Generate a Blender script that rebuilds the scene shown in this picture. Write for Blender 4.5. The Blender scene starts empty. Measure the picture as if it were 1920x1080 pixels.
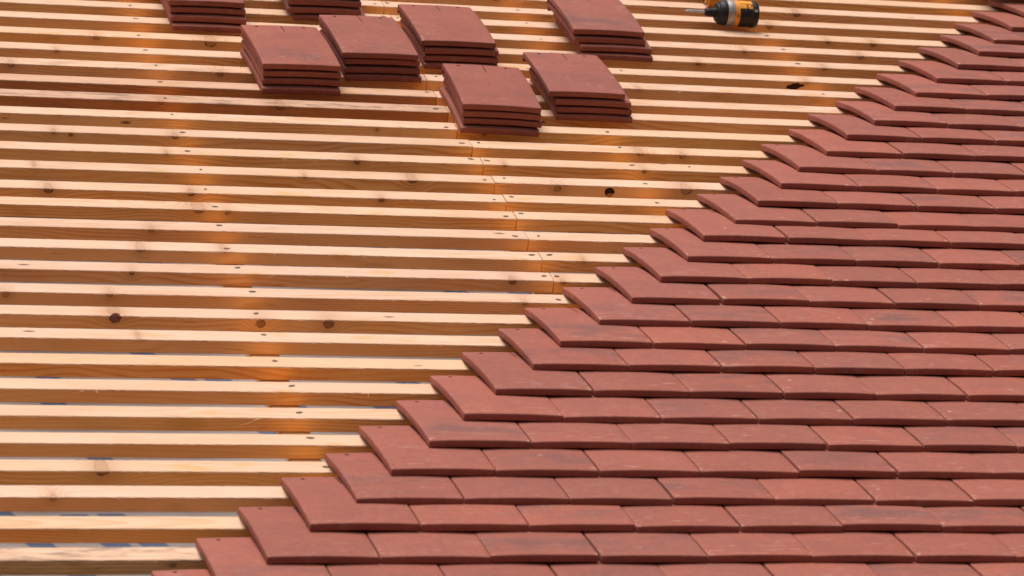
import bpy, bmesh, math, random
from mathutils import Matrix, Vector, Euler, noise

sc = bpy.context.scene
COL = sc.collection
PITCH = math.radians(35)                       # roof pitch
RM = Matrix.Rotation(PITCH, 4, 'X')            # roof frame (u along battens, v up the slope, n outwards) -> world

# ------------------------------------------------------------------ camera, sky, sun, exposure
cam_d = bpy.data.cameras.new('camera')
cam = bpy.data.objects.new('camera', cam_d)
COL.objects.link(cam)
CM = Matrix(((0.96220836, -0.02189309, -0.27143278, -0.99588468),
             (-0.23874229, 0.41163021, -0.87952413, -4.16972134),
             (0.13098544, 0.91108795, 0.39084723, 2.33320338),
             (0, 0, 0, 1)))
cam.matrix_world = RM @ CM
cam_d.sensor_width = 36
cam_d.lens = 5771.26 / 1920 * 36
cam_d.clip_end = 2000
cam_d.dof.use_dof = True
cam_d.dof.focus_distance = 6.3
cam_d.dof.aperture_fstop = 9.0
sc.camera = cam

SUN_AZ, SUN_EL = math.radians(-125), math.radians(76)     # azimuth from +Y towards +X
wd = bpy.data.worlds.new('World')
sc.world = wd
wd.use_nodes = True
wn = wd.node_tree
for n in list(wn.nodes):
    wn.nodes.remove(n)
w_out = wn.nodes.new('ShaderNodeOutputWorld')
w_bg = wn.nodes.new('ShaderNodeBackground')
w_sky = wn.nodes.new('ShaderNodeTexSky')
w_sky.sky_type = 'NISHITA'
w_sky.sun_disc = False
w_sky.sun_elevation = SUN_EL
w_sky.sun_rotation = SUN_AZ
w_sky.air_density = 1.0
w_sky.dust_density = 6.0
w_sky.ozone_density = 0.6
w_hsv = wn.nodes.new('ShaderNodeHueSaturation')           # thin overcast: less blue than a clear sky
w_hsv.inputs['Saturation'].default_value = 0.12
w_bg.inputs['Strength'].default_value = 0.034
wn.links.new(w_sky.outputs[0], w_hsv.inputs['Color'])
wn.links.new(w_hsv.outputs[0], w_bg.inputs['Color'])
wn.links.new(w_bg.outputs[0], w_out.inputs['Surface'])

sun_d = bpy.data.lights.new('sun', 'SUN')
sun_d.energy = 1.5
sun_d.angle = math.radians(40)
sun_d.color = (1.0, 0.92, 0.87)
sun = bpy.data.objects.new('sun', sun_d)
COL.objects.link(sun)
sdir = Vector((math.sin(SUN_AZ) * math.cos(SUN_EL), math.cos(SUN_AZ) * math.cos(SUN_EL), math.sin(SUN_EL)))
sun.rotation_euler = sdir.to_track_quat('Z', 'Y').to_euler()
sun.location = sdir * 20

vs = sc.view_settings
sc.display_settings.display_device = 'sRGB'
vs.view_transform = 'Standard'
vs.look = 'None'
vs.gamma = 1
vs.use_curve_mapping = False
vs.exposure = 1.10
sc.cycles.use_denoising = True
sc.cycles.max_bounces = 8
sc.cycles.diffuse_bounces = 6
sc.cycles.caustics_reflective = False
sc.cycles.caustics_refractive = False

# ------------------------------------------------------------------ helpers
TOPS = []                                       # top-level objects still in the roof frame


def link(name, me, mat=None, parent=None, loc=None, rot=None):
    o = bpy.data.objects.new(name, me)
    COL.objects.link(o)
    if mat is not None and me is not None and not me.materials:
        me.materials.append(mat)
    if loc is not None:
        o.location = loc
    if rot is not None:
        o.rotation_euler = rot
    if parent is not None:
        o.parent = parent
    else:
        TOPS.append(o)
    return o


def tag(o, label, cat, group=None, kind=None):
    if label:
        o['label'] = label
    if cat:
        o['category'] = cat
    if group:
        o['group'] = group
    if kind:
        o['kind'] = kind
    return o


def to_mesh(bm, name, smooth=35):
    bmesh.ops.recalc_face_normals(bm, faces=bm.faces)
    me = bpy.data.meshes.new(name)
    bm.to_mesh(me)
    bm.free()
    if smooth:
        for p in me.polygons:
            p.use_smooth = True
        try:
            me.set_sharp_from_angle(angle=math.radians(smooth))
        except Exception:
            pass
    return me


ONES = ['', 'first', 'second', 'third', 'fourth', 'fifth', 'sixth', 'seventh', 'eighth', 'ninth', 'tenth', 'eleventh',
        'twelfth', 'thirteenth', 'fourteenth', 'fifteenth', 'sixteenth', 'seventeenth', 'eighteenth', 'nineteenth']


def ordinal(n):
    if n < 20:
        return ONES[n]
    t, r = divmod(n, 10)
    if r == 0:
        return {2: 'twentieth', 3: 'thirtieth'}[t]
    return {2: 'twenty', 3: 'thirty'}[t] + '-' + ONES[r]


class NT:
    """small helper to write node trees"""

    def __init__(self, name):
        self.m = bpy.data.materials.new(name)
        self.m.use_nodes = True
        self.t = self.m.node_tree
        for n in list(self.t.nodes):
            self.t.nodes.remove(n)
        self.out = self.t.nodes.new('ShaderNodeOutputMaterial')
        self.b = self.t.nodes.new('ShaderNodeBsdfPrincipled')
        self.t.links.new(self.b.outputs[0], self.out.inputs['Surface'])

    def put(self, sock, v):
        if hasattr(v, 'links') and hasattr(v, 'is_output'):
            self.t.links.new(v, sock)
        else:
            if isinstance(v, (tuple, list)) and len(v) == 3 and sock.type == 'RGBA':
                v = (*v, 1)
            sock.default_value = v

    def math(self, op, a, b=0.0, c=0.0, clamp=False):
        n = self.t.nodes.new('ShaderNodeMath')
        n.operation = op
        n.use_clamp = clamp
        self.put(n.inputs[0], a)
        self.put(n.inputs[1], b)
        self.put(n.inputs[2], c)
        return n.outputs[0]

    def vmath(self, op, a, b=(0, 0, 0)):
        n = self.t.nodes.new('ShaderNodeVectorMath')
        n.operation = op
        self.put(n.inputs[0], a)
        if op == 'SCALE':
            self.put(n.inputs['Scale'], b)
        else:
            self.put(n.inputs[1], b)
        return n.outputs['Value'] if op in ('LENGTH', 'DISTANCE', 'DOT_PRODUCT') else n.outputs[0]

    def sep(self, v):
        n = self.t.nodes.new('ShaderNodeSeparateXYZ')
        self.put(n.inputs[0], v)
        return n.outputs

    def comb(self, x, y, z):
        n = self.t.nodes.new('ShaderNodeCombineXYZ')
        for i, v in enumerate((x, y, z)):
            self.put(n.inputs[i], v)
        return n.outputs[0]

    def noise(self, vec, scale, detail=2.0, rough=0.5, color=False):
        n = self.t.nodes.new('ShaderNodeTexNoise')
        self.put(n.inputs['Vector'], vec)
        n.inputs['Scale'].default_value = scale
        n.inputs['Detail'].default_value = detail
        n.inputs['Roughness'].default_value = rough
        return n.outputs[1] if color else n.outputs[0]

    def vor(self, vec, scale, rnd=1.0):
        n = self.t.nodes.new('ShaderNodeTexVoronoi')
        self.put(n.inputs['Vector'], vec)
        n.inputs['Scale'].default_value = scale
        n.inputs['Randomness'].default_value = rnd
        return n.outputs['Distance'], n.outputs['Color']

    def ramp(self, v, a, b, lo=0.0, hi=1.0):
        n = self.t.nodes.new('ShaderNodeMapRange')
        n.interpolation_type = 'SMOOTHSTEP'
        self.put(n.inputs['Value'], v)
        self.put(n.inputs['From Min'], a)
        self.put(n.inputs['From Max'], b)
        self.put(n.inputs['To Min'], lo)
        self.put(n.inputs['To Max'], hi)
        return n.outputs[0]

    def mix(self, f, a, b, mode='MIX'):
        n = self.t.nodes.new('ShaderNodeMix')
        n.data_type = 'RGBA'
        n.blend_type = mode
        n.clamp_factor = True
        self.put(n.inputs[0], f)
        self.put(n.inputs[6], a)
        self.put(n.inputs[7], b)
        return n.outputs[2]

    def obj_coord(self):
        return self.t.nodes.new('ShaderNodeTexCoord').outputs['Object']

    def info(self):
        return self.t.nodes.new('ShaderNodeObjectInfo').outputs

    def attr(self, name):
        n = self.t.nodes.new('ShaderNodeAttribute')
        n.attribute_type = 'OBJECT'
        n.attribute_name = name
        return n.outputs

    def bump(self, h, strength, dist):
        n = self.t.nodes.new('ShaderNodeBump')
        self.put(n.inputs['Height'], h)
        n.inputs['Strength'].default_value = strength
        n.inputs['Distance'].default_value = dist
        self.t.links.new(n.outputs[0], self.b.inputs['Normal'])

    def done(self, color, rough=0.6, metal=0.0, spec=0.5):
        self.put(self.b.inputs['Base Color'], color)
        self.put(self.b.inputs['Roughness'], rough)
        self.put(self.b.inputs['Metallic'], metal)
        self.put(self.b.inputs['Specular IOR Level'], spec)
        return self.m


# ------------------------------------------------------------------ materials
def mat_wood(name, pale, deep, ring_k=1.0):
    """sawn softwood as a solid texture: growth rings round a pith outside the piece, fibres, knots (object property knot_a..d =
    x, z, radius), pin knots and a grey-blue stain (object colour alpha)."""
    N = NT(name)
    P = N.obj_coord()
    inf = N.info()
    x, y, z = N.sep(P)
    rnd = inf['Random']
    sx = N.math('ADD', x, N.math('MULTIPLY', rnd, 57.0))
    # knots
    K = None
    pull = None
    ringmask = None
    for nm in ('knot_a', 'knot_b', 'knot_c', 'knot_d'):
        kx, kz, kr = N.sep(N.attr(nm)['Vector'])
        dx = N.math('SUBTRACT', x, kx)
        dz = N.math('SUBTRACT', N.math('ADD', z, N.math('MULTIPLY', y, 0.25)), kz)
        d = N.math('SQRT', N.math('ADD', N.math('MULTIPLY', dx, dx), N.math('MULTIPLY', N.math('MULTIPLY', dz, dz), 1.25)))
        q = N.math('DIVIDE', d, N.math('MAXIMUM', kr, 0.0001))
        on = N.math('GREATER_THAN', kr, 0.0005)
        core = N.math('MULTIPLY', N.math('MULTIPLY', N.ramp(q, 1.15, 0.75), N.ramp(z, -.003, -.0005, 1.0, .25)), on)
        rim = N.math('MULTIPLY', N.math('MULTIPLY', N.math('MULTIPLY', N.ramp(q, 0.72, .98), N.ramp(q, 1.22, 1.0)), N.ramp(z, -.003, -.0005, 1.0, .3)), on)
        halo = N.math('MULTIPLY', N.math('POWER', 2.718, N.math('MULTIPLY', N.math('MULTIPLY', q, q), -0.12)), on)
        K = core if K is None else N.math('MAXIMUM', K, core)
        ringmask = rim if ringmask is None else N.math('MAXIMUM', ringmask, rim)
        pull = halo if pull is None else N.math('ADD', pull, halo)
    # growth rings
    wob = N.noise(N.comb(N.math('MULTIPLY', sx, 1.6), N.math('MULTIPLY', rnd, 31), 0.0), 1.0, 2.0, color=True)
    wx, wy, wz = N.sep(wob)
    cy = N.math('ADD', N.math('MULTIPLY', N.math('SUBTRACT', wx, 0.5), 0.075), N.math('MULTIPLY', N.math('SUBTRACT', rnd, 0.5), 0.10))
    cz = N.math('ADD', N.math('MULTIPLY', N.math('SUBTRACT', wy, 0.5), 0.06), -0.045)
    yy = N.math('SUBTRACT', y, cy)
    zz = N.math('SUBTRACT', z, cz)
    rr = N.math('SQRT', N.math('ADD', N.math('MULTIPLY', yy, yy), N.math('MULTIPLY', zz, zz)))
    rr = N.math('ADD', rr, N.math('MULTIPLY', pull, 0.013))
    rr = N.math('ADD', rr, N.math('MULTIPLY', N.noise(N.comb(N.math('MULTIPLY', sx, 7), N.math('MULTIPLY', y, 20), N.math('MULTIPLY', z, 20)), 1.0, 2.0), 0.004))
    fr = N.math('FRACT', N.math('MULTIPLY', rr, 210.0))
    late = N.math('MULTIPLY', N.ramp(fr, 0.35, 0.9), N.ramp(fr, 1.0, 0.93))
    late = N.math('MULTIPLY', late, N.ramp(N.noise(N.comb(N.math('MULTIPLY', sx, 2.2), rnd, 0.3), 1.0, 1.0), 0.3, 0.65, 0.25, 1.0))
    fib = N.noise(N.comb(N.math('MULTIPLY', sx, 9.0), N.math('MULTIPLY', y, 700), N.math('MULTIPLY', z, 700)), 1.0, 2.0, 0.6)
    saw = N.noise(N.comb(N.math('MULTIPLY', sx, 330.0), N.math('MULTIPLY', y, 90), N.math('MULTIPLY', z, 90)), 1.0, 2.0, 0.6)
    blot = N.noise(N.comb(N.math('MULTIPLY', sx, 5.0), N.math('MULTIPLY', y, 18), N.math('MULTIPLY', z, 18)), 1.0, 3.0, 0.6)
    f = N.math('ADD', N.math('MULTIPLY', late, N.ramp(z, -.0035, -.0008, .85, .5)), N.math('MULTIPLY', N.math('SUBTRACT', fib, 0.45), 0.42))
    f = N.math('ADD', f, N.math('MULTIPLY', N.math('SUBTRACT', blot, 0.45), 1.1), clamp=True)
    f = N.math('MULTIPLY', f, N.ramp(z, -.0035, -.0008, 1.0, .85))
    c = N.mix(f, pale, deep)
    c = N.mix(N.ramp(z, -.0035, -.0008, 1.0, .0), c, N.mix(1.0, c, (1.36, 1.15, .73), 'MULTIPLY'))  # sides warmed and brightened: bounced light painted into the wood colour
    # resin-yellow patches
    resin = N.ramp(N.noise(N.comb(N.math('MULTIPLY', sx, 8.0), N.math('MULTIPLY', y, 22), N.math('MULTIPLY', z, 22)), 1.0, 2.0), 0.60, 0.76)
    c = N.mix(N.math('MULTIPLY', resin, 0.55), c, (0.70, 0.36, 0.10))
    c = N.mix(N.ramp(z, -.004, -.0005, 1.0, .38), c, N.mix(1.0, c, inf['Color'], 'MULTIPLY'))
    # knots: warm halo, dark rim, red-brown core
    c = N.mix(N.math('MULTIPLY', N.math('MINIMUM', pull, 1.0), 0.34), c, (0.33, 0.12, 0.035))
    kn = N.noise(P, 420.0, 2.0)
    c = N.mix(N.math('MULTIPLY', K, N.ramp(rnd, 0.2, .8, .35, .85)), c, N.mix(kn, (0.16, 0.055, 0.02), (0.36, 0.14, 0.05)))
    c = N.mix(N.math('MULTIPLY', ringmask, N.ramp(N.noise(P, 160.0, 1.0), .35, .6, .25, .85)), c, (0.06, 0.024, 0.012))
    # pin knots and flecks
    vd, vc = N.vor(N.comb(N.math('MULTIPLY', sx, 8.0), N.math('MULTIPLY', y, 26), N.math('MULTIPLY', z, 26)), 1.0)
    sel = N.math('GREATER_THAN', N.sep(vc)[0], 0.79)
    pin = N.math('MULTIPLY', N.ramp(vd, 0.13, 0.04), sel)
    c = N.mix(N.math('MULTIPLY', pin, 0.8), c, (0.07, 0.028, 0.014))
    # short cracks / flecks along the grain
    cr = N.noise(N.comb(N.math('MULTIPLY', sx, 14.0), N.math('MULTIPLY', y, 320), N.math('MULTIPLY', z, 320)), 1.0, 1.0)
    c = N.mix(N.math('MULTIPLY', N.ramp(cr, 0.73, 0.80), 0.55), c, (0.12, 0.045, 0.018))
    # grey mould stain
    st = N.ramp(N.noise(N.comb(N.math('MULTIPLY', sx, 10.0), N.math('MULTIPLY', y, 60), N.math('MULTIPLY', z, 60)), 1.0, 4.0, 0.7), 0.46, 0.66)
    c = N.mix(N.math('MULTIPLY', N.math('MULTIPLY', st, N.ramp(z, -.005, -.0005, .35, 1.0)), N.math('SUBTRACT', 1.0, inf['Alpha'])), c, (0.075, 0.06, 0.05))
    N.bump(N.math('ADD', N.math('MULTIPLY', fib, 0.5), N.math('MULTIPLY', saw, 0.5)), 0.35, 0.0007)
    return N.done(c, 0.72, spec=0.25)


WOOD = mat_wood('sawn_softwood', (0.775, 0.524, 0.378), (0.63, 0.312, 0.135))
WOOD_DEEP = mat_wood('rafter_softwood', (0.86, 0.60, 0.30), (0.78, 0.48, 0.20))

N = NT('splinter_wood')
SPLINT = N.done((0.80, 0.58, 0.36), 0.7, spec=0.2)


def mat_tile():
    N = NT('red_clay')
    P = N.obj_coord()
    inf = N.info()
    rnd = inf['Random']
    x, y, z = N.sep(P)
    off = N.math('MULTIPLY', rnd, 83.0)
    Q = N.comb(N.math('ADD', x, off), y, z)
    base = N.mix(rnd, (0.365, 0.106, 0.069), (0.325, 0.104, 0.074))
    cloud = N.noise(Q, 14.0, 3.0, 0.6)
    base = N.mix(N.ramp(cloud, 0.35, 0.75, 0.0, 0.6), base, (0.262, 0.096, 0.080))
    mot = N.noise(N.comb(N.math('ADD', x, off), N.math('MULTIPLY', y, 1.4), z), 75.0, 4.0, 0.75)
    base = N.mix(N.ramp(mot, 0.50, 0.70, 0.0, 0.42), base, (0.20, 0.070, 0.055))
    base = N.mix(N.ramp(mot, 0.48, 0.30, 0.0, 0.35), base, (0.43, 0.155, 0.115))
    # burnished grey bloom across the lower half, on some tiles strong
    t = N.math('MULTIPLY', y, -1.0)
    band = N.math('MULTIPLY', N.ramp(t, 0.12, 0.185), N.ramp(t, 0.246, 0.215))
    r2 = N.math('FRACT', N.math('MULTIPLY', rnd, 17.3))
    bl = N.ramp(N.noise(N.comb(N.math('MULTIPLY', N.math('ADD', x, off), 9), N.math('MULTIPLY', y, 22), 0.0), 1.0, 3.0, 0.6), 0.38, 0.68)
    amt = N.math('MULTIPLY', N.math('MULTIPLY', band, bl), N.ramp(r2, 0.3, 1.0, 0.06, 0.85))
    base = N.mix(amt, base, (0.185, 0.088, 0.082))
    # fine dark speckle, denser in the bloom
    sp = N.noise(Q, 330.0, 3.0, 0.75)
    spm = N.ramp(sp, N.math('SUBTRACT', 0.57, N.math('MULTIPLY', amt, 0.13)), 0.68)
    base = N.mix(N.math('MULTIPLY', spm, 0.7), base, (0.085, 0.034, 0.03))
    gr = N.noise(Q, 900.0, 1.0, 0.5)
    base = N.mix(N.ramp(gr, 0.3, 0.75, 0.0, 0.28), base, (0.41, 0.145, 0.105))
    # pale scuffs: strokes along the tail, specks near the corners
    sc1 = N.noise(N.comb(N.math('MULTIPLY', N.math('ADD', x, off), 26), N.math('MULTIPLY', y, 190), rnd), 1.0, 3.0, 0.65)
    tb = N.math('MULTIPLY', N.ramp(t, 0.175, 0.225), N.ramp(t, 0.2515, 0.243))
    m1 = N.math('MULTIPLY', N.ramp(sc1, 0.61, 0.72), tb)
    sc2 = N.noise(N.comb(N.math('MULTIPLY', N.math('ADD', x, off), 9), N.math('MULTIPLY', y, 240), N.math('ADD', rnd, 4)), 1.0, 2.0, 0.5)
    m2 = N.math('MULTIPLY', N.ramp(sc2, 0.69, 0.79), N.ramp(t, 0.03, 0.15))
    vd, vc = N.vor(N.comb(N.math('ADD', x, off), y, 0.0), 24.0)
    m3 = N.math('MULTIPLY', N.ramp(vd, 0.15, 0.05), N.math('GREATER_THAN', N.sep(vc)[0], 0.86))
    m3 = N.math('MULTIPLY', m3, N.ramp(t, 0.15, 0.2))
    ax = N.math('ABSOLUTE', x)
    cd = N.math('MULTIPLY', N.ramp(ax, 0.073, 0.085), N.ramp(t, 0.222, 0.244))
    m4 = N.math('MULTIPLY', cd, N.ramp(N.noise(Q, 110.0, 2.0), 0.55, 0.70))
    sm = N.ramp(N.noise(N.comb(N.math('MULTIPLY', N.math('ADD', x, off), 22), N.math('MULTIPLY', y, 30), N.math('MULTIPLY', rnd, 9)), 1.0, 4.0, 0.7), 0.55, 0.8)
    base = N.mix(N.math('MULTIPLY', sm, 0.28), base, (0.52, 0.30, 0.27))
    val = N.math('ADD', 0.92, N.math('MULTIPLY', N.math('FRACT', N.math('MULTIPLY', rnd, 41.7)), 0.16))
    base = N.mix(1.0, base, N.comb(val, N.math('ADD', N.math('MULTIPLY', val, .9), .10), N.math('ADD', N.math('MULTIPLY', val, .8), .2)), 'MULTIPLY')
    base = N.mix(1.0, base, inf['Color'], 'MULTIPLY')
    mm = N.math('MAXIMUM', N.math('MAXIMUM', m1, N.math('MULTIPLY', m2, 0.6)), N.math('MAXIMUM', m3, m4))
    up = N.ramp(N.sep(N.t.nodes.new('ShaderNodeTexCoord').outputs['Normal'])[2], .35, .75)
    mm = N.math('MULTIPLY', mm, up)
    base = N.mix(N.math('MULTIPLY', mm, 0.46), base, (0.66, 0.42, 0.35))
    hh = N.math('ADD', N.math('MULTIPLY', sp, 0.5), N.noise(Q, 160.0, 3.0, 0.6))
    N.bump(hh, 0.35, 0.0011)
    return N.done(base, N.ramp(cloud, 0.3, 0.7, 0.62, 0.78), spec=0.22)


TILE = mat_tile()


def mat_underlay():
    N = NT('grey_membrane')
    P = N.obj_coord()
    x, y, z = N.sep(P)
    base = N.mix(N.ramp(N.noise(P, 6.0, 3.0), 0.35, 0.7), (0.30, 0.272, 0.265), (0.25, 0.225, 0.22))
    fibre = N.noise(N.comb(N.math('MULTIPLY', x, 60), N.math('MULTIPLY', y, 400), 0.0), 1.0, 2.0)
    base = N.mix(N.ramp(fibre, 0.3, 0.8, 0.0, 0.25), base, (0.12, 0.12, 0.13))
    # blocks of blue print on the membrane
    u = N.math('ADD', x, N.math('MULTIPLY', y, 0.55))
    cell = N.noise(N.comb(N.math('FLOOR', N.math('MULTIPLY', u, 17.0)), N.math('FLOOR', N.math('MULTIPLY', y, 9.0)), 0.0), 3.7, 0.0)
    lf = N.math('FRACT', N.math('MULTIPLY', u, 17.0))
    let = N.math('MULTIPLY', N.math('GREATER_THAN', lf, 0.25), N.math('GREATER_THAN', cell, 0.60))
    base = N.mix(N.math('MULTIPLY', let, .85), base, (0.035, 0.075, 0.16))
    return N.done(base, 0.55, spec=0.3)


UNDER = mat_underlay()


def plain(name, col, rough, metal=0.0, spec=0.5, var=0.25, scale=90.0):
    N = NT(name)
    P = N.obj_coord()
    n = N.noise(P, scale, 3.0, 0.6)
    dark = tuple(c * (1 - var) for c in col)
    c = N.mix(N.ramp(n, 0.35, 0.7), col, dark)
    N.bump(n, 0.1, 0.0006)
    return N.done(c, rough, metal, spec)


NAIL = plain('dull_steel', (0.22, 0.17, 0.15), 0.5, 0.7, var=0.5, scale=900)
NAIL_RIM = plain('bruised_wood', (0.16, 0.085, 0.05), 0.85, spec=0.1, scale=900)
YELLOW = plain('yellow_plastic', (0.92, 0.36, 0.045), 0.42, spec=0.4, var=0.12)
BLACK = plain('black_rubber', (0.022, 0.02, 0.02), 0.55, spec=0.35, var=0.4, scale=200)
GREYMET = plain('cast_alloy', (0.50, 0.46, 0.43), 0.42, 0.5, var=0.3, scale=60)
STEEL = plain('bit_steel', (0.72, 0.70, 0.68), 0.35, 0.45, var=0.3, scale=200)
PITCHM = plain('dark_bark', (0.07, 0.026, 0.014), 0.9, spec=0.15, var=0.6, scale=300)
KNOTM = plain('knot_end', (0.36, 0.15, 0.11), 0.6, spec=0.3, var=0.6, scale=260)
GROUND = plain('brown_earth', (0.035, 0.018, 0.009), 0.9, spec=0.1, var=0.5, scale=0.6)

# ------------------------------------------------------------------ ground, underlay, counter battens
bm = bmesh.new()
bmesh.ops.create_grid(bm, x_segments=8, y_segments=8, size=600)
g = bpy.data.objects.new('ground', to_mesh(bm, 'ground', 0))
COL.objects.link(g)
g.data.materials.append(GROUND)
g.location = (0, 0, -4.6)
tag(g, None, None, kind='structure')

D = 0.025                                        # batten depth (its outer face is at n = D)
BW = 0.0405                                       # batten width up the slope
CB = 0.022                                       # counter batten depth
U0, U1, V0, V1 = -2.3, 3.05, -0.42, 3.32
COUNTER = [-1.84, -1.20, -0.56, 0.085, 0.70, 1.04, 1.655, 2.27, 2.88]

nu, nv = 130, 60
bm = bmesh.new()
grid = []
for j in range(nv + 1):
    row = []
    for i in range(nu + 1):
        u = U0 + (U1 - U0) * i / nu
        v = V0 + (V1 - V0) * j / nv
        dmin = min(abs(u - c) for c in COUNTER)
        sag = 0.010 * min(1, max(0, (dmin - 0.025) / 0.16)) ** 0.7 + 0.004 * noise.noise((u * 5, v * 3, 1.0))
        row.append(bm.verts.new((u, v, -CB - 0.004 - max(0, sag))))
    grid.append(row)
for j in range(nv):
    for i in range(nu):
        bm.faces.new((grid[j][i], grid[j][i + 1], grid[j + 1][i + 1], grid[j + 1][i]))
me = to_mesh(bm, 'roof_underlay', 60)
und = link('roof_underlay', me, UNDER)
tag(und, 'grey roofing membrane with blue print glimpsed in the gaps under the battens', 'roof membrane')


def bar_mesh(name, L, w, d, seed, step=0.009, rough=0.0008, fuzz=0.5, hairs=True):
    """sawn bar along +x from x=0; y from 0 (upslope edge) to -w; z from 0 (outer face) to -d; slightly bowed, with frayed arrises."""
    rng = random.Random(seed)
    bm = bmesh.new()
    ch = 0.0012
    prof = [(-ch, 0), (-w * .5, 0), (-w + ch, 0), (-w, -ch), (-w, -d * .5), (-w, -d + ch), (-w + ch, -d), (-ch, -d), (0, -d + ch), (0, -ch)]
    n = max(4, int(L / step))
    rings = []
    for i in range(n + 1):
        x = L * i / n
        by = 0.0012 * noise.noise((x * 0.9, seed * 3.1, 0.0)) + 0.0005 * noise.noise((x * 5, seed * 3.1, 5.0))
        bz = 0.0008 * noise.noise((x * 0.8, seed * 1.7, 9.0))
        ring = []
        for k, (py, pz) in enumerate(prof):
            a = rough
            if k in (2, 3):
                a = rough * (1.6 + 2.2 * max(0, noise.noise((x * 2.3, seed * 9.7, 2.0))))
            jy = (a if k in (2, 9, 0) else 0.00004) * noise.noise((x * 120, seed * 5.3, k * 7.0))
            jz = (a if k in (3, 4, 5) else 0.00004) * noise.noise((x * 120, seed * 5.3, k * 7.0 + 50))
            ring.append(bm.verts.new((x, py + by + jy, pz + bz + jz)))
        rings.append(ring)
    m = len(prof)
    for i in range(n):
        for k in range(m):
            bm.faces.new((rings[i][k], rings[i][(k + 1) % m], rings[i + 1][(k + 1) % m], rings[i + 1][k]))
    bm.faces.new(rings[0])
    bm.faces.new(list(reversed(rings[-1])))
    if hairs:                                     # torn fibres along the lower outer arris
        x = 0.02
        while x < L - 0.02:
            dens = noise.noise((x * 1.7, seed * 4.4, 3.0)) + fuzz - 0.35
            if rng.random() < dens:
                ln = rng.uniform(0.0018, 0.006) * (1 + 1.6 * (rng.random() < .10))
                wd_ = rng.uniform(0.0004, 0.0008)
                ax = rng.uniform(-1, 1) * 0.9
                p = Vector((x, -w - 0.0001, rng.uniform(-0.0018, 0.0004)))
                q = p + Vector((ax * ln, -abs(rng.gauss(0, .5)) * ln * .7, rng.uniform(-.9, .35) * ln))
                r = p.lerp(q, .5) + Vector((0, -0.0003, 0.0005))
                vs_ = [bm.verts.new(p + Vector((wd_, 0, 0))), bm.verts.new(p - Vector((wd_, 0, 0))), bm.verts.new(p + Vector((0, wd_, -wd_)))]
                ms_ = [bm.verts.new(r + Vector((wd_ * .7, 0, 0))), bm.verts.new(r - Vector((wd_ * .7, 0, 0))), bm.verts.new(r + Vector((0, wd_ * .6, -wd_ * .6)))]
                tip = bm.verts.new(q)
                for a in range(3):
                    b = (a + 1) % 3
                    bm.faces.new((vs_[a], vs_[b], ms_[b], ms_[a]))
                    bm.faces.new((ms_[a], ms_[b], tip))
            x += rng.uniform(0.0015, 0.008)
    return to_mesh(bm, name, 0)


def knots(o, lst):
    for nm, k in zip(('knot_a', 'knot_b', 'knot_c', 'knot_d'), list(lst) + [(0, 0, 0)] * 4):
        o[nm] = [float(a) for a in k]


CWORDS = ['hidden', 'left', 'middle', 'right', 'far', 'farther', 'last']
for i, u in enumerate(COUNTER):
    L = V1 - V0
    me = bar_mesh('counter_batten', L, 0.05, CB, 900 + i, step=0.03, hairs=False)
    o = link('counter_batten', me, WOOD_DEEP, loc=(u - 0.025, V0, -0.0025), rot=(0, 0, math.pi / 2))
    o.color = (1, 1, 1, 1)
    knots(o, [])
    txt = ['orange softwood strip running up the roof farthest to the left', 'orange softwood strip second from the left end of the roof', 'orange softwood strip running up the roof just left of the photo edge',
           'orange softwood strip under the battens below the left line of nails',
           'orange softwood strip running up the roof under the batten joints',
           'orange softwood strip under the battens just right of the batten joints',
           'orange softwood strip under the battens below the drill',
           'orange softwood strip running up the roof hidden beneath the laid tiles',
           'orange softwood strip farthest right beneath the laid tiles'][i]
    tag(o, txt, 'counter batten', 'strips running up the roof under the battens')

# ------------------------------------------------------------------ battens
VK = [0.0026, 0.1038, 0.2054, 0.2958, 0.3952, 0.4972, 0.5967, 0.6987, 0.8043, 0.8998, 0.9985, 1.1028, 1.203, 1.3065, 1.4093,
      1.4987, 1.6005, 1.7016, 1.803, 1.9049, 2.005, 2.0997, 2.2037, 2.302, 2.4064, 2.5083, 2.609, 2.709, 2.811, 2.910, 3.012, 3.113]
LEADU = [-0.16, -0.0769, 0.0111, 0.102, 0.1792, 0.2658, 0.3487, 0.4301, 0.5252, 0.5996, 0.7013, 0.7943, 0.8802, 0.9656, 1.0325,
         1.1273, 1.2091, 1.2943, 1.3706, 1.4688, 1.5511, 1.6527, 1.7364, 1.8287, 1.9224, 2.0162, 2.1126, 2.1922, 2.2801, 2.368, 2.455]

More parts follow.
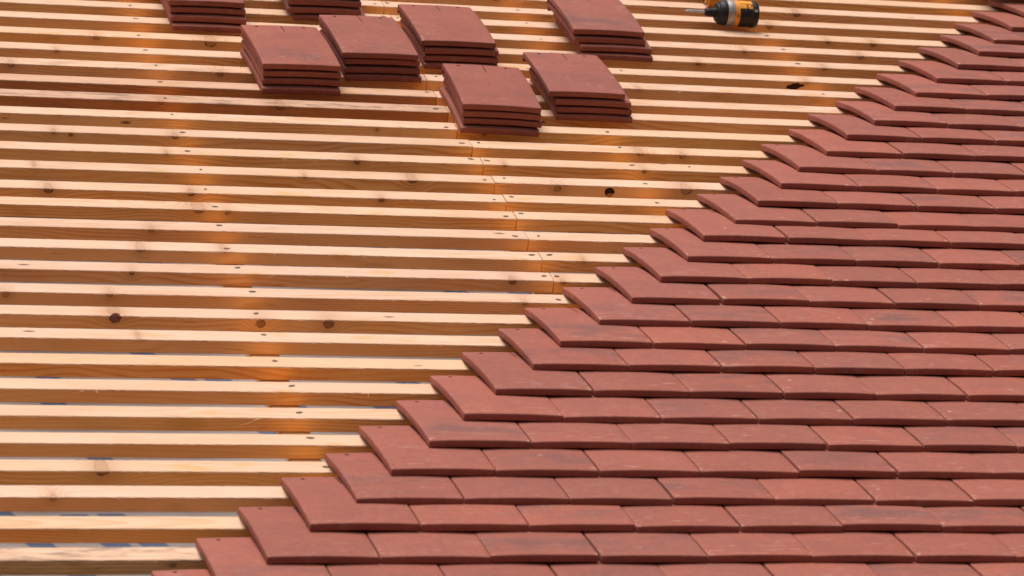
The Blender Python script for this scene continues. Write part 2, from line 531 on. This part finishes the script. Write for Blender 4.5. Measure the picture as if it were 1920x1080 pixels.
# tint (r, g, b) and stain 0..1 for the left and right piece of a row
TINT_L = {0: (1.0, .98, .93, .55), 1: (1.04, .94, .70, .0), 2: (1.0, .99, .98, .0), 4: (1.02, .98, .88, .0), 7: (1.05, .93, .68, .0),
          8: (1.0, .99, .97, .0), 19: (1.0, .97, .90, .1), 20: (.56, .38, .28, .6), 21: (.66, .47, .35, .15), 22: (1., .96, .92, .35), 23: (1, .98, .94, .1),
          24: (1.04, .94, .74, .0), 25: (1., .97, .92, .1)}
KN_L = {0: [(-.20, -.02, .004)], 2: [(-.363, -.012, .005)], 3: [(-.274, -.008, .011)], 7: [(.06, -.013, .0)],
        9: [(-.177, -.004, .0105), (.09, -.020, .0085), (.217, -.018, .0095)], 10: [(-.363, -.016, .006), (-.174, -.012, .005), (.617, -.012, .005)],
        11: [(.618, -.0125, .0075), (-.12, -.014, .0045)], 12: [(-.09, -.008, .008), (.07, -.006, .006)], 13: [(-.055, -.012, .006)],
        14: [(.053, -.006, .012), (.11, -.015, .005), (-.233, -.011, .0)], 15: [(-.233, -.012, .009), (.05, -.011, .007), (.44, -.013, .006)],
        16: [(.527, -.008, .010), (-.25, -.005, .004), (.30, -.01, .004)], 17: [(.43, -.013, .007), (.03, -.009, .004)],
        18: [(.062, -.011, .007), (-.19, -.010, .005), (-.155, -.016, .004)], 20: [(.32, -.01, .010), (.06, -.012, .006)],
        22: [(-.24, -.012, .007), (.22, -.014, .007)], 23: [(-.13, -.011, .004)], 24: [(.23, -.012, .013), (-.03, -.014, .006)]}
KN_R = {11: [(.72, -.012, .005)], 12: [(.79, -.01, .004)], 16: [(1.125, -.012, .0115), (.84, -.019, .007)], 17: [(1.06, -.013, .005), (.75, -.01, .004)],
        18: [(1.177, -.013, .007), (1.08, -.008, .009)], 20: [(1.05, -.012, .007)], 23: [(1.64, -.010, .006), (1.12, -.013, .004)], 24: [(1.72, -.010, .007), (1.4, -.013, .005)],
        25: [(1.85, -.012, .008), (1.55, -.012, .005)], 26: [(1.80, -.012, .006), (1.92, -.013, .008)], 27: [(1.68, -.012, .009), (1.2, -.014, .006)],
        28: [(1.787, -.011, .010), (1.0, -.01, .006)], 29: [(.86, -.012, .008)]}

LOOK_L = {0: 'blotched grey and yellow batten', 1: 'yellow batten with a dark lower side', 3: 'pale batten with a fan-shaped knot',
          7: 'yellowest of the low battens', 9: 'pale batten with a large round knot on its edge', 14: 'batten with an oval eye-shaped knot',
          15: 'batten with a dark knot near its left end', 20: 'red-brown stained batten with greyish top', 21: 'reddish dark batten'}
LOOK_R = {16: 'batten with an open knot hole', 23: 'batten with a black bark pocket'}

# nails: a shallow dimple with a dull head in it
bm = bmesh.new()
bmesh.ops.create_circle(bm, cap_ends=True, radius=0.0029, segments=14, matrix=Matrix.Translation((0, 0, 0.0007)))
NAIL_ME = to_mesh(bm, 'nail', 0)
bm = bmesh.new()
for a in range(18):
    pass
ri = [bm.verts.new((0.0032 * math.cos(a * math.tau / 18), 0.0032 * math.sin(a * math.tau / 18), 0.0008)) for a in range(18)]
ro = [bm.verts.new((0.0046 * math.cos(a * math.tau / 18) * (1 + .18 * math.sin(a * 2.3)), 0.0042 * math.sin(a * math.tau / 18), 0.0005)) for a in range(18)]
for a in range(18):
    b = (a + 1) % 18
    bm.faces.new((ri[a], ro[a], ro[b], ri[b]))
RIM_ME = to_mesh(bm, 'nail_dimple', 0)
NAIL_ME.materials.append(NAIL)
RIM_ME.materials.append(NAIL_RIM)


def nail(parent, x, y, rng, rim=True):
    o = link('nail', NAIL_ME, None, parent, loc=(x, y, 0.0002), rot=(0, 0, rng.uniform(-.5, .5)))
    o.scale = (rng.uniform(1.0, 1.5), rng.uniform(.8, 1.0), 1)
    if rng.random() < .7 and rim:
        r = link('dimple', RIM_ME, None, o, loc=(0, 0, 0.0))
    return o


def splinter_mesh(pts, w0, name='splinter'):
    """tapered curl of wood through pts"""
    bm = bmesh.new()
    prev = None
    n = len(pts)
    for i, p in enumerate(pts):
        r = w0 * (1 - i / (n - 1)) + 0.0001
        ring = [bm.verts.new(Vector(p) + Vector((r * math.cos(a), r * .55 * math.sin(a), r * .8 * math.sin(a + .6)))) for a in (0, 2.1, 4.2)]
        if prev:
            for a in range(3):
                b = (a + 1) % 3
                bm.faces.new((prev[a], prev[b], ring[b], ring[a]))
        else:
            bm.faces.new(ring)
        prev = ring
    bm.faces.new(list(reversed(prev)))
    return to_mesh(bm, name, 50)


# x along the roof, kind of curl: (row, side, u, dx, dz, width)
SPL = [(22, 'L', 0.27, -.012, -.0, .0012, 'up'), (17, 'L', 0.335, .022, -.026, .0009, 'dn'), (17, 'L', 0.27, .006, -.012, .0006, 'dn'), (17, 'L', 0.50, .010, -.014, .0007, 'dn'),
       (17, 'L', 0.53, .012, -.009, .0006, 'dn'), (12, 'L', 0.165, .006, -.018, .0008, 'dn'), (12, 'L', 0.34, .009, -.010, .0006, 'dn'), (13, 'L', 0.225, .005, -.011, .0006, 'dn'),
       (5, 'L', 0.02, -.045, -.016, .0009, 'dn'), (5, 'L', 0.015, -.028, -.013, .0006, 'dn'), (2, 'L', -.26, .014, -.018, .0007, 'dn'), (2, 'L', .06, .012, -.008, .0006, 'dn'),
       (6, 'L', -.27, -.016, -.006, .0007, 'dn'), (20, 'R', .99, -.010, .0, .0012, 'up'), (24, 'R', 1.42, .016, -.012, .0007, 'dn'), (12, 'R', 0.92, -.012, -.012, .0006, 'dn'),
       (22, 'R', 1.29, -.008, -.006, .0006, 'dn'), (26, 'R', 1.38, .016, -.016, .0007, 'dn'), (19, 'L', .29, -.006, .006, .0008, 'dn'), (0, 'L', -.23, .002, -.020, .0008, 'dn')]

rngn = random.Random(5)
BATT = {}
for k, v in enumerate(VK):
    ub = 0.7005 + rngn.uniform(-.004, .004) + (-.006 if k > 18 else 0)
    if k in (14, 15, 16, 17, 18):
        ub = 0.7035
    vis_left_end = min(ub, LEADU[k] + 0.35) if k < len(LEADU) else ub
    for side in 'LR':
        if side == 'L':
            xa, xb = U0 + 0.02 * rngn.random(), ub - 0.0009
        else:
            if k < 8:
                continue
            xa, xb = ub + 0.0009, min(U1, (LEADU[k] if k < len(LEADU) else 2.45) + 0.42)
        dz = rngn.uniform(-.0006, .0006)
        dv = rngn.uniform(-.001, .001) if side == 'R' else 0
        me = bar_mesh('batten', xb - xa, BW + rngn.uniform(-.0012, .0012), D + 0.0014, k * 2 + (side == 'R') + 1,
                      fuzz={17: .95, 15: .8, 16: .75, 13: .65, 12: .7, 9: .5, 18: .5, 22: .6, 23: .7, 24: .75, 25: .6}.get(k, .42))
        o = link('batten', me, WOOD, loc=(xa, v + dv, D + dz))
        tint = (1, 1, 1, 0)
        if side == 'L' and k in TINT_L:
            tint = TINT_L[k]
        else:
            a = rngn.uniform(.84, 1.05)
            b = rngn.uniform(.93, 1.02)
            c = rngn.uniform(.80, 1.06)
            tint = (a, a * b, a * b * c, rngn.choice((0, 0, 0, .06, .12)))
        o.color = (tint[0], tint[1], tint[2], 1 - tint[3])
        ks = (KN_L if side == 'L' else KN_R).get(k, [])
        if not ks:
            ks = [(rngn.uniform(xa, xb), rngn.uniform(-.020, -.006), rngn.uniform(.003, .006)) for _ in range(1)]
        knots(o, [(a - xa, b, c) for a, b, c in ks])
        row = ordinal(k + 1)
        if side == 'L':
            lab = (LOOK_L.get(k) or 'pale sawn batten left of the joints') + ', ' + row + ' row up at the left'
            if k > 26:
                lab = 'pale sawn batten left of the joints, ' + row + ' row up, above the photo'
        else:
            lab = (LOOK_R.get(k) or 'pale sawn batten') + ' right of the joints, ' + row + ' row up'
        tag(o, lab, 'batten', 'sawn battens nailed across the roof')
        BATT[(k, side)] = (o, xa, xb)
        # nails where the batten crosses a counter batten, two at each joint
        spots = []
        if side == 'L':
            ua = 0.073 + 0.0009 * max(0, 25 - k) + rngn.uniform(-.008, .008)
            spots.append((ua, rngn.uniform(-.026, -.010)))
            spots.append((xb - rngn.uniform(.012, .026), rngn.uniform(-.030, -.010)))
        else:
            lim = LEADU[k] if k < len(LEADU) else 2.4
            spots.append((xa + rngn.uniform(.010, .026), rngn.uniform(-.026, -.008)))
            spots.append((1.036 + rngn.uniform(-.008, .008), rngn.uniform(-.026, -.010)))
            if 14 <= k:
                spots.append((1.17 + rngn.uniform(-.05, .05), rngn.uniform(-.026, -.010)) if k in (17, 23) else (1.651 + rngn.uniform(-.008, .008), rngn.uniform(-.026, -.010)))
            spots = [s for s in spots if s[0] < lim - 0.01]
        for (su, sv) in spots:
            if xa + .006 < su < xb - .006:
                nail(o, su - xa, sv, rngn)
for (k, side, u, dx, dz, w, mode) in SPL:
    o, xa, xb = BATT[(k, side)]
    r = random.Random(int(u * 1000) + k)
    pts = []
    for i in range(7):
        t = i / 6
        if mode == 'up':                                    # stands up off the outer face of the row below the gap
            pts.append((u - xa + dx * (1 - t), -0.036 + 0.006 * t, 0.024 * (1 - t) * 1.0 + 0.0002))
        else:
            pts.append((u - xa + dx * t + .002 * math.sin(t * 3 + r.random()), -BW - .0012 - .004 * math.sin(t * 2.6), -.0005 + dz * t ** 1.2))
    sp = link('splinter', splinter_mesh(pts, w), SPLINT, o)


def blob_mesh(name, rx, ry, rz, seed, amp):
    bm = bmesh.new()
    bmesh.ops.create_icosphere(bm, subdivisions=4, radius=1)
    for w in bm.verts:
        n = 1 + amp * noise.noise(w.co * 2.2 + Vector((seed, 0, 0))) + amp * .5 * noise.noise(w.co * 6 + Vector((0, seed, 0)))
        w.co = Vector((w.co.x * rx, w.co.y * ry, w.co.z * rz)) * n
    return to_mesh(bm, name, 0)


# the bulging knot on the edge of the tenth row, the bark pocket and the knot hole higher up on the right
o, xa, xb = BATT[(9, 'L')]
link('knot', blob_mesh('knot', .0105, .0035, .0095, 3.1, .22), KNOTM, o, loc=(-.177 - xa, -BW + .0008, -.0045))
o, xa, xb = BATT[(23, 'R')]
link('bark_pocket', blob_mesh('bark_pocket', .019, .0028, .0072, 7.7, .42), PITCHM, o, loc=(1.611 - xa, -BW + .0008, -.012), rot=(0, -.16, 0))
o, xa, xb = BATT[(16, 'R')]
kh = link('knot_hole', blob_mesh('knot_hole', .0105, .0022, .0095, 1.3, .2), PITCHM, o, loc=(.955 - xa, -BW + .0008, -.0125))
lp = link('loose_plug', blob_mesh('loose_plug', .0072, .003, .0048, 5.1, .12), plain('orange_plug', (0.72, 0.22, 0.05), .6), kh, loc=(.001, -.0006, -.0066))

# ------------------------------------------------------------------ clay tiles
TW, TL, TT = 0.1754, 0.2520, 0.0131
CAMBER = 0.0055


def bend(x, y):
    s = min(1, max(0, -y / TL))
    return CAMBER * 4 * s * (1 - s) - 0.0016 * (2 * x / TW) ** 2


def tile_mesh(name, seed, nib, holes=True):
    bm = bmesh.new()
    bmesh.ops.create_cube(bm, size=1)
    for w in bm.verts:
        w.co = Vector((w.co.x * TW, -TL / 2 + w.co.y * TL, TT / 2 + w.co.z * TT))
    bmesh.ops.bevel(bm, geom=list(bm.edges), offset=0.0022, segments=3, profile=0.5, affect='EDGES')
    for i in range(1, 42):
        bmesh.ops.bisect_plane(bm, geom=bm.verts[:] + bm.edges[:] + bm.faces[:], plane_co=(0, -TL * i / 42, 0), plane_no=(0, 1, 0))
    for i in range(1, 14):
        bmesh.ops.bisect_plane(bm, geom=bm.verts[:] + bm.edges[:] + bm.faces[:], plane_co=(-TW / 2 + TW * i / 14, 0, 0), plane_no=(1, 0, 0))
    bmesh.ops.triangulate(bm, faces=[f for f in bm.faces if len(f.verts) > 4])
    for w in bm.verts:
        c = w.co
        edge = max(abs(c.x) / (TW / 2), 0)
        side = abs(c.x) > TW / 2 - 0.0035
        low = c.z < TT * .45
        if side and low:                             # pressed burr along the lower side arris
            n = noise.noise((c.x * 40 + seed, c.y * 150, 1.0)) + .6 * noise.noise((c.x * 40 + seed, c.y * 420, 4.0))
            c.z -= 0.0010 * max(0, n) * (1 if c.z < 0.002 else .5)
            c.x += math.copysign(0.0009 * n, c.x)
        if c.y < -TL + .004:
            c.y += 0.0006 * noise.noise((c.x * 30 + seed * 3, 0, c.z * 60))
        c.z += bend(c.x, c.y) + 0.0005 * noise.noise((c.x * 16, c.y * 14, seed * 5.0))
    me = to_mesh(bm, name, 40)
    if holes:                                        # nail holes and the centring slit at the head, cut with booleans
        tmp = bpy.data.objects.new('cutting', me)
        COL.objects.link(tmp)
        cb = bmesh.new()
        for hx in (-.054, .054):
            bmesh.ops.create_cone(cb, cap_ends=True, segments=12, radius1=.0038, radius2=.0042, depth=.05, matrix=Matrix.Translation((hx, -.0150, .008)))
        bmesh.ops.create_cube(cb, size=1, matrix=Matrix.Translation((0.002, -.022, TT + .0022)) @ Matrix.Diagonal((.0024, .064, .0115, 1)))
        cme = bpy.data.meshes.new('cutter')
        cb.to_mesh(cme)
        cb.free()
        cut = bpy.data.objects.new('cutter', cme)
        COL.objects.link(cut)
        md = tmp.modifiers.new('b', 'BOOLEAN')
        md.object = cut
        md.operation = 'DIFFERENCE'
        md.solver = 'EXACT'
        dg = bpy.context.evaluated_depsgraph_get()
        me2 = bpy.data.meshes.new_from_object(tmp.evaluated_get(dg))
        bpy.data.objects.remove(tmp)
        bpy.data.objects.remove(cut)
        me2.name = name
        me = me2
    if nib:
        bm = bmesh.new()
        bm.from_mesh(me)
        for hx in (-.0805, 0.0, .0805) if nib == 2 else (-.05, .05):
            r = bmesh.ops.create_cube(bm, size=1, matrix=Matrix.Translation((hx, -.0042, -.0035)) @ Matrix.Diagonal((.014 if nib == 2 else .022, .0062, .012, 1)))
            bmesh.ops.bevel(bm, geom=list({e for w in r['verts'] for e in w.link_edges}), offset=.0012, segments=2, affect='EDGES')
        me = to_mesh(bm, name, 40)
    me.materials.clear()
    me.materials.append(TILE)
    return me


LAID = [tile_mesh('clay_tile', s, 1) for s in (1.3, 4.7, 8.9, 12.1)]
FLAT = [tile_mesh('stacked_tile', s, 0) for s in (21.3, 33.7)]
HOOK = [tile_mesh('hooked_tile', 27.7, 2)]
AL = math.asin(0.0457 / TL)
rt = random.Random(11)
DU, PITCHU = 0.0, 0.1775
# right-hand edge of the picture along the tiles, row by row (a little beyond the frame)
for k in range(-1, 31):
    if k == -1:
        v, lu = -0.098, -0.243
    else:
        v, lu = VK[k], LEADU[k]
    lim = 1.36 + (2.62 - 1.36) * (k + 1) / 30 + 0.12
    n = 0
    while True:
        ul = lu + n * PITCHU + (rt.uniform(-.0012, .0012) if n else 0)
        if ul > lim or (k == -1 and n > 3):
            break
        me = LAID[rt.randrange(4)]
        yaw = rt.gauss(0, .0035)
        til = rt.uniform(.002, .016)
        o = link('clay_tile', me, None, loc=(ul + TW / 2 + .0010, v + 0.0065 + rt.gauss(0, .0009), D + .0004),
                 rot=(-AL - til * .75, rt.gauss(0, .0045), yaw))
        o.rotation_mode = 'XYZ'
        c = ordinal(k + 2)
        if n == 0:
            lab = f'red clay tile leading the {c} course up at the stepped edge, left side bare'
        else:
            lab = f'red clay tile, {ordinal(n + 1)} from the stepped edge in the {c} course up'
        tag(o, lab, 'roof tile', 'red clay tiles laid in overlapping courses')
        n += 1

# ------------------------------------------------------------------ stacks of tiles waiting on the battens
# tail-left corner (u, v) of each tile, topmost first; yaw in degrees; where the stack stands
STACKS = [
    ([(.290, 2.051), (.293, 2.053), (.293, 2.050), (.292, 2.037)], 1.6, 'left-hand front stack'),
    ([(.486, 2.146), (.493, 2.150), (.494, 2.146), (.499, 2.140)], 1.8, 'stack behind the left-hand front one'),
    ([(.690, 2.249), (.699, 2.245), (.700, 2.247), (.701, 2.240)], 1.0, 'stack behind the middle front one'),
    ([(1.084, 2.378), (1.088, 2.372), (1.103, 2.360), (1.105, 2.353)], -.4, 'slipped stack at the top beside the drill'),
    ([(.694, 1.852), (.696, 1.852), (.700, 1.853), (.694, 1.841)], -2.4, 'middle front stack nearest the viewer'),
    ([(.915, 1.952), (.930, 1.949), (.935, 1.948), (.937, 1.943)], -.6, 'front stack right of the middle one'),
    ([(.140, 2.450), (.145, 2.450), (.146, 2.439), (.150, 2.425)], .4, 'stack at the top left cut by the photo edge'),
    ([(.434, 2.547), (.436, 2.543), (.436, 2.538), (.452, 2.534)], 1.2, 'stack at the top left behind two others'),
    ([(2.330, 2.850), (2.335, 2.846), (2.335, 2.843)], 0.0, 'stack at the top right corner above the laid tiles'),
]
TIER = {4: ['topmost', 'second-highest', 'second-lowest', 'bottom'], 3: ['topmost', 'middle', 'bottom']}
for si, (pts, yw, where) in enumerate(STACKS):
    m = len(pts)
    for i, (u, v) in enumerate(pts):
        lvl = m - 1 - i
        z = D + .0006 + lvl * 0.0174 + (0.064 if si == 8 else 0)
        hook = (i == 0 and si in (2, 3, 4, 5)) or (si == 3 and i == 1)
        me = HOOK[0] if hook else FLAT[rt.randrange(2)]
        yaw = math.radians(yw) + rt.gauss(0, .006)
        # tile origin is the middle of its head
        cx, cy = math.cos(yaw), math.sin(yaw)
        ou = u + cx * TW / 2 - (-TL) * (-cy) * -1 * -1
        ov = v + cy * TW / 2 + TL * cx
        ou = u + cx * TW / 2 - cy * TL
        o = link('clay_tile', me, None, loc=(ou, ov, z), rot=(rt.uniform(-.004, .004) if lvl else 0, rt.uniform(-.003, .003) if lvl else 0, yaw))
        o.color = (.95, .94, .95, 1)
        t = TIER[m][i]
        tag(o, f'{t} tile of the {where}', 'roof tile', 'red clay tiles piled loose on the battens')


# ------------------------------------------------------------------ cordless impact driver
def lathe(name, prof, seg=40, squash=(1, 1), ax0=0.0):
    """profile (x, radius) round the x axis"""
    bm = bmesh.new()
    prev = None
    for (x, r) in prof:
        ring = [bm.verts.new((x, r * squash[0] * math.cos(a * math.tau / seg), r * squash[1] * math.sin(a * math.tau / seg))) for a in range(seg)]
        if prev:
            for a in range(seg):
                b = (a + 1) % seg
                bm.faces.new((prev[a], prev[b], ring[b], ring[a]))
        else:
            bm.faces.new(list(reversed(ring)))
        prev = ring
    bm.faces.new(prev)
    return to_mesh(bm, name, 30)


def shell(name, x0, x1, r0, r1, a0, a1, th, seg=16, nx=6, ends=None):
    """curved panel round the x axis between two angles (0 = +y, 90 = +z)"""
    bm = bmesh.new()
    go, gi = [], []
    for i in range(nx + 1):
        t = i / nx
        x = x0 + (x1 - x0) * t
        r = r0 + (r1 - r0) * t
        ro_, ri_ = [], []
        for j in range(seg + 1):
            a = math.radians(a0 + (a1 - a0) * j / seg)
            ro_.append(bm.verts.new((x, (r + th) * math.cos(a), (r + th) * math.sin(a))))
            ri_.append(bm.verts.new((x, (r - .001) * math.cos(a), (r - .001) * math.sin(a))))
        go.append(ro_)
        gi.append(ri_)
    for i in range(nx):
        for j in range(seg):
            bm.faces.new((go[i][j], go[i][j + 1], go[i + 1][j + 1], go[i + 1][j]))
            bm.faces.new((gi[i][j], gi[i + 1][j], gi[i + 1][j + 1], gi[i][j + 1]))
    for i in range(nx):
        bm.faces.new((go[i][0], go[i + 1][0], gi[i + 1][0], gi[i][0]))
        bm.faces.new((go[i][seg], gi[i][seg], gi[i + 1][seg], go[i + 1][seg]))
    for j in range(seg):
        bm.faces.new((go[0][j], gi[0][j], gi[0][j + 1], go[0][j + 1]))
        bm.faces.new((go[nx][j], go[nx][j + 1], gi[nx][j + 1], gi[nx][j]))
    return to_mesh(bm, name, 30)


def rbox(name, cx, cy, cz, sx, sy, sz, bev):
    bm = bmesh.new()
    bmesh.ops.create_cube(bm, size=1, matrix=Matrix.Translation((cx, cy, cz)) @ Matrix.Diagonal((sx, sy, sz, 1)))
    bmesh.ops.bevel(bm, geom=list(bm.edges), offset=bev, segments=3, affect='EDGES')
    return to_mesh(bm, name, 30)


R = 0.033
drill = link('impact_driver', None, loc=(1.530, 2.645, D + R + .0006), rot=(math.radians(0), 0, math.radians(-1.5)))
tag(drill, 'yellow and black cordless impact driver lying on the battens at the top', 'power drill')
# x = 0 is the front of the black nose; the bit points to -x
link('bit', lathe('bit', [(-.086, .0004), (-.082, .0016), (-.077, .0031), (-.074, .0034), (-.071, .0024), (-.069, .0037), (-.067, .0037), (-.064, .0030), (-.0635, .0036), (-.034, .0037), (-.030, .0037)], 6), STEEL, drill)
link('chuck', lathe('chuck', [(-.034, .0045), (-.0325, .0088), (-.029, .0102), (-.023, .0104), (-.022, .0092), (-.020, .0092), (-.019, .0112), (-.010, .0116), (.001, .0128), (.004, .012)], 36), BLACK, drill)
link('nose_guard', lathe('nose_guard', [(-.004, .0125), (-.0055, .0205), (-.004, .0228), (-.001, .0236), (.001, .0268), (.005, .0296), (.011, .0308), (.0185, .0312), (.021, .0300)], 40), BLACK, drill)
gear = link('gear_case', lathe('gear_case', [(.0185, .0290), (.0195, .0318), (.028, .0326), (.036, .0327), (.0385, .0318)], 48), GREYMET, drill)
hous = link('housing', lathe('housing', [(.037, .0312), (.038, .0328), (.046, .0330), (.060, .0322), (.074, .0316), (.0835, .0312), (.085, .030)], 48, (1, 1)), YELLOW, drill)
link('grip_panel', shell('grip_panel', .049, .081, .0326, .0314, 138, 232, .0014, 22), BLACK, hous)
link('top_ridge', shell('top_ridge', .049, .082, .0326, .0314, 84, 112, .0010, 10), YELLOW, hous)
for (vx, va, vs_) in ((.068, 122, .0020), (.0685, 134, .0020), (.0435, 172, .0024), (.069, 148, .0026), (.079, 120, .0016)):
    a = math.radians(va)
    bm = bmesh.new()
    bmesh.ops.create_cone(bm, cap_ends=True, segments=14, radius1=vs_, radius2=vs_ * .8, depth=.0018)
    q = Vector((0, math.cos(a), math.sin(a)))
    sm_ = to_mesh(bm, 'screw', 30)
    so = link('screw', sm_, BLACK, hous, loc=(vx, q.y * .0334, q.z * .0334))
    so.rotation_euler = q.to_track_quat('Z', 'Y').to_euler()
cap = link('rear_cap', lathe('rear_cap', [(.0815, .0300), (.0825, .0328), (.088, .0334), (.094, .0328), (.0985, .0300), (.1005, .024), (.101, .004)], 48), BLACK, drill)
for j in range(1):
    a0 = 140
    link('vent', shell('vent', .085, .093, .0333, .0330, a0, a0 + 12, .0005, 6, 3), GREYMET, cap)
# handle and battery run up the slope, mostly above the frame
bm = bmesh.new()
prev = None
for i in range(9):
    t = i / 8
    y = .022 + .105 * t
    cx = .062 + .018 * t
    rx = .021 - .004 * math.sin(t * math.pi)
    rz = .0165 - .002 * math.sin(t * math.pi)
    ring = [bm.verts.new((cx + rx * math.cos(a * math.tau / 24), y, -.006 + rz * math.sin(a * math.tau / 24))) for a in range(24)]
    if prev:
        for a in range(24):
            b = (a + 1) % 24
            bm.faces.new((prev[a], prev[b], ring[b], ring[a]))
    else:
        bm.faces.new(ring)
    prev = ring
bm.faces.new(list(reversed(prev)))
link('handle', to_mesh(bm, 'handle', 30), BLACK, drill)
link('trigger', rbox('trigger', .035, .052, -.006, .014, .026, .014, .004), BLACK, drill)
link('foot', rbox('foot', .066, .139, -.002, .110, .026, .056, .007), YELLOW, drill)
link('battery', rbox('battery', .066, .172, -.002, .106, .040, .058, .006), BLACK, drill)

# ------------------------------------------------------------------ set the roof at its pitch
bpy.context.view_layer.update()
for o in TOPS:
    o.matrix_world = RM @ o.matrix_basis
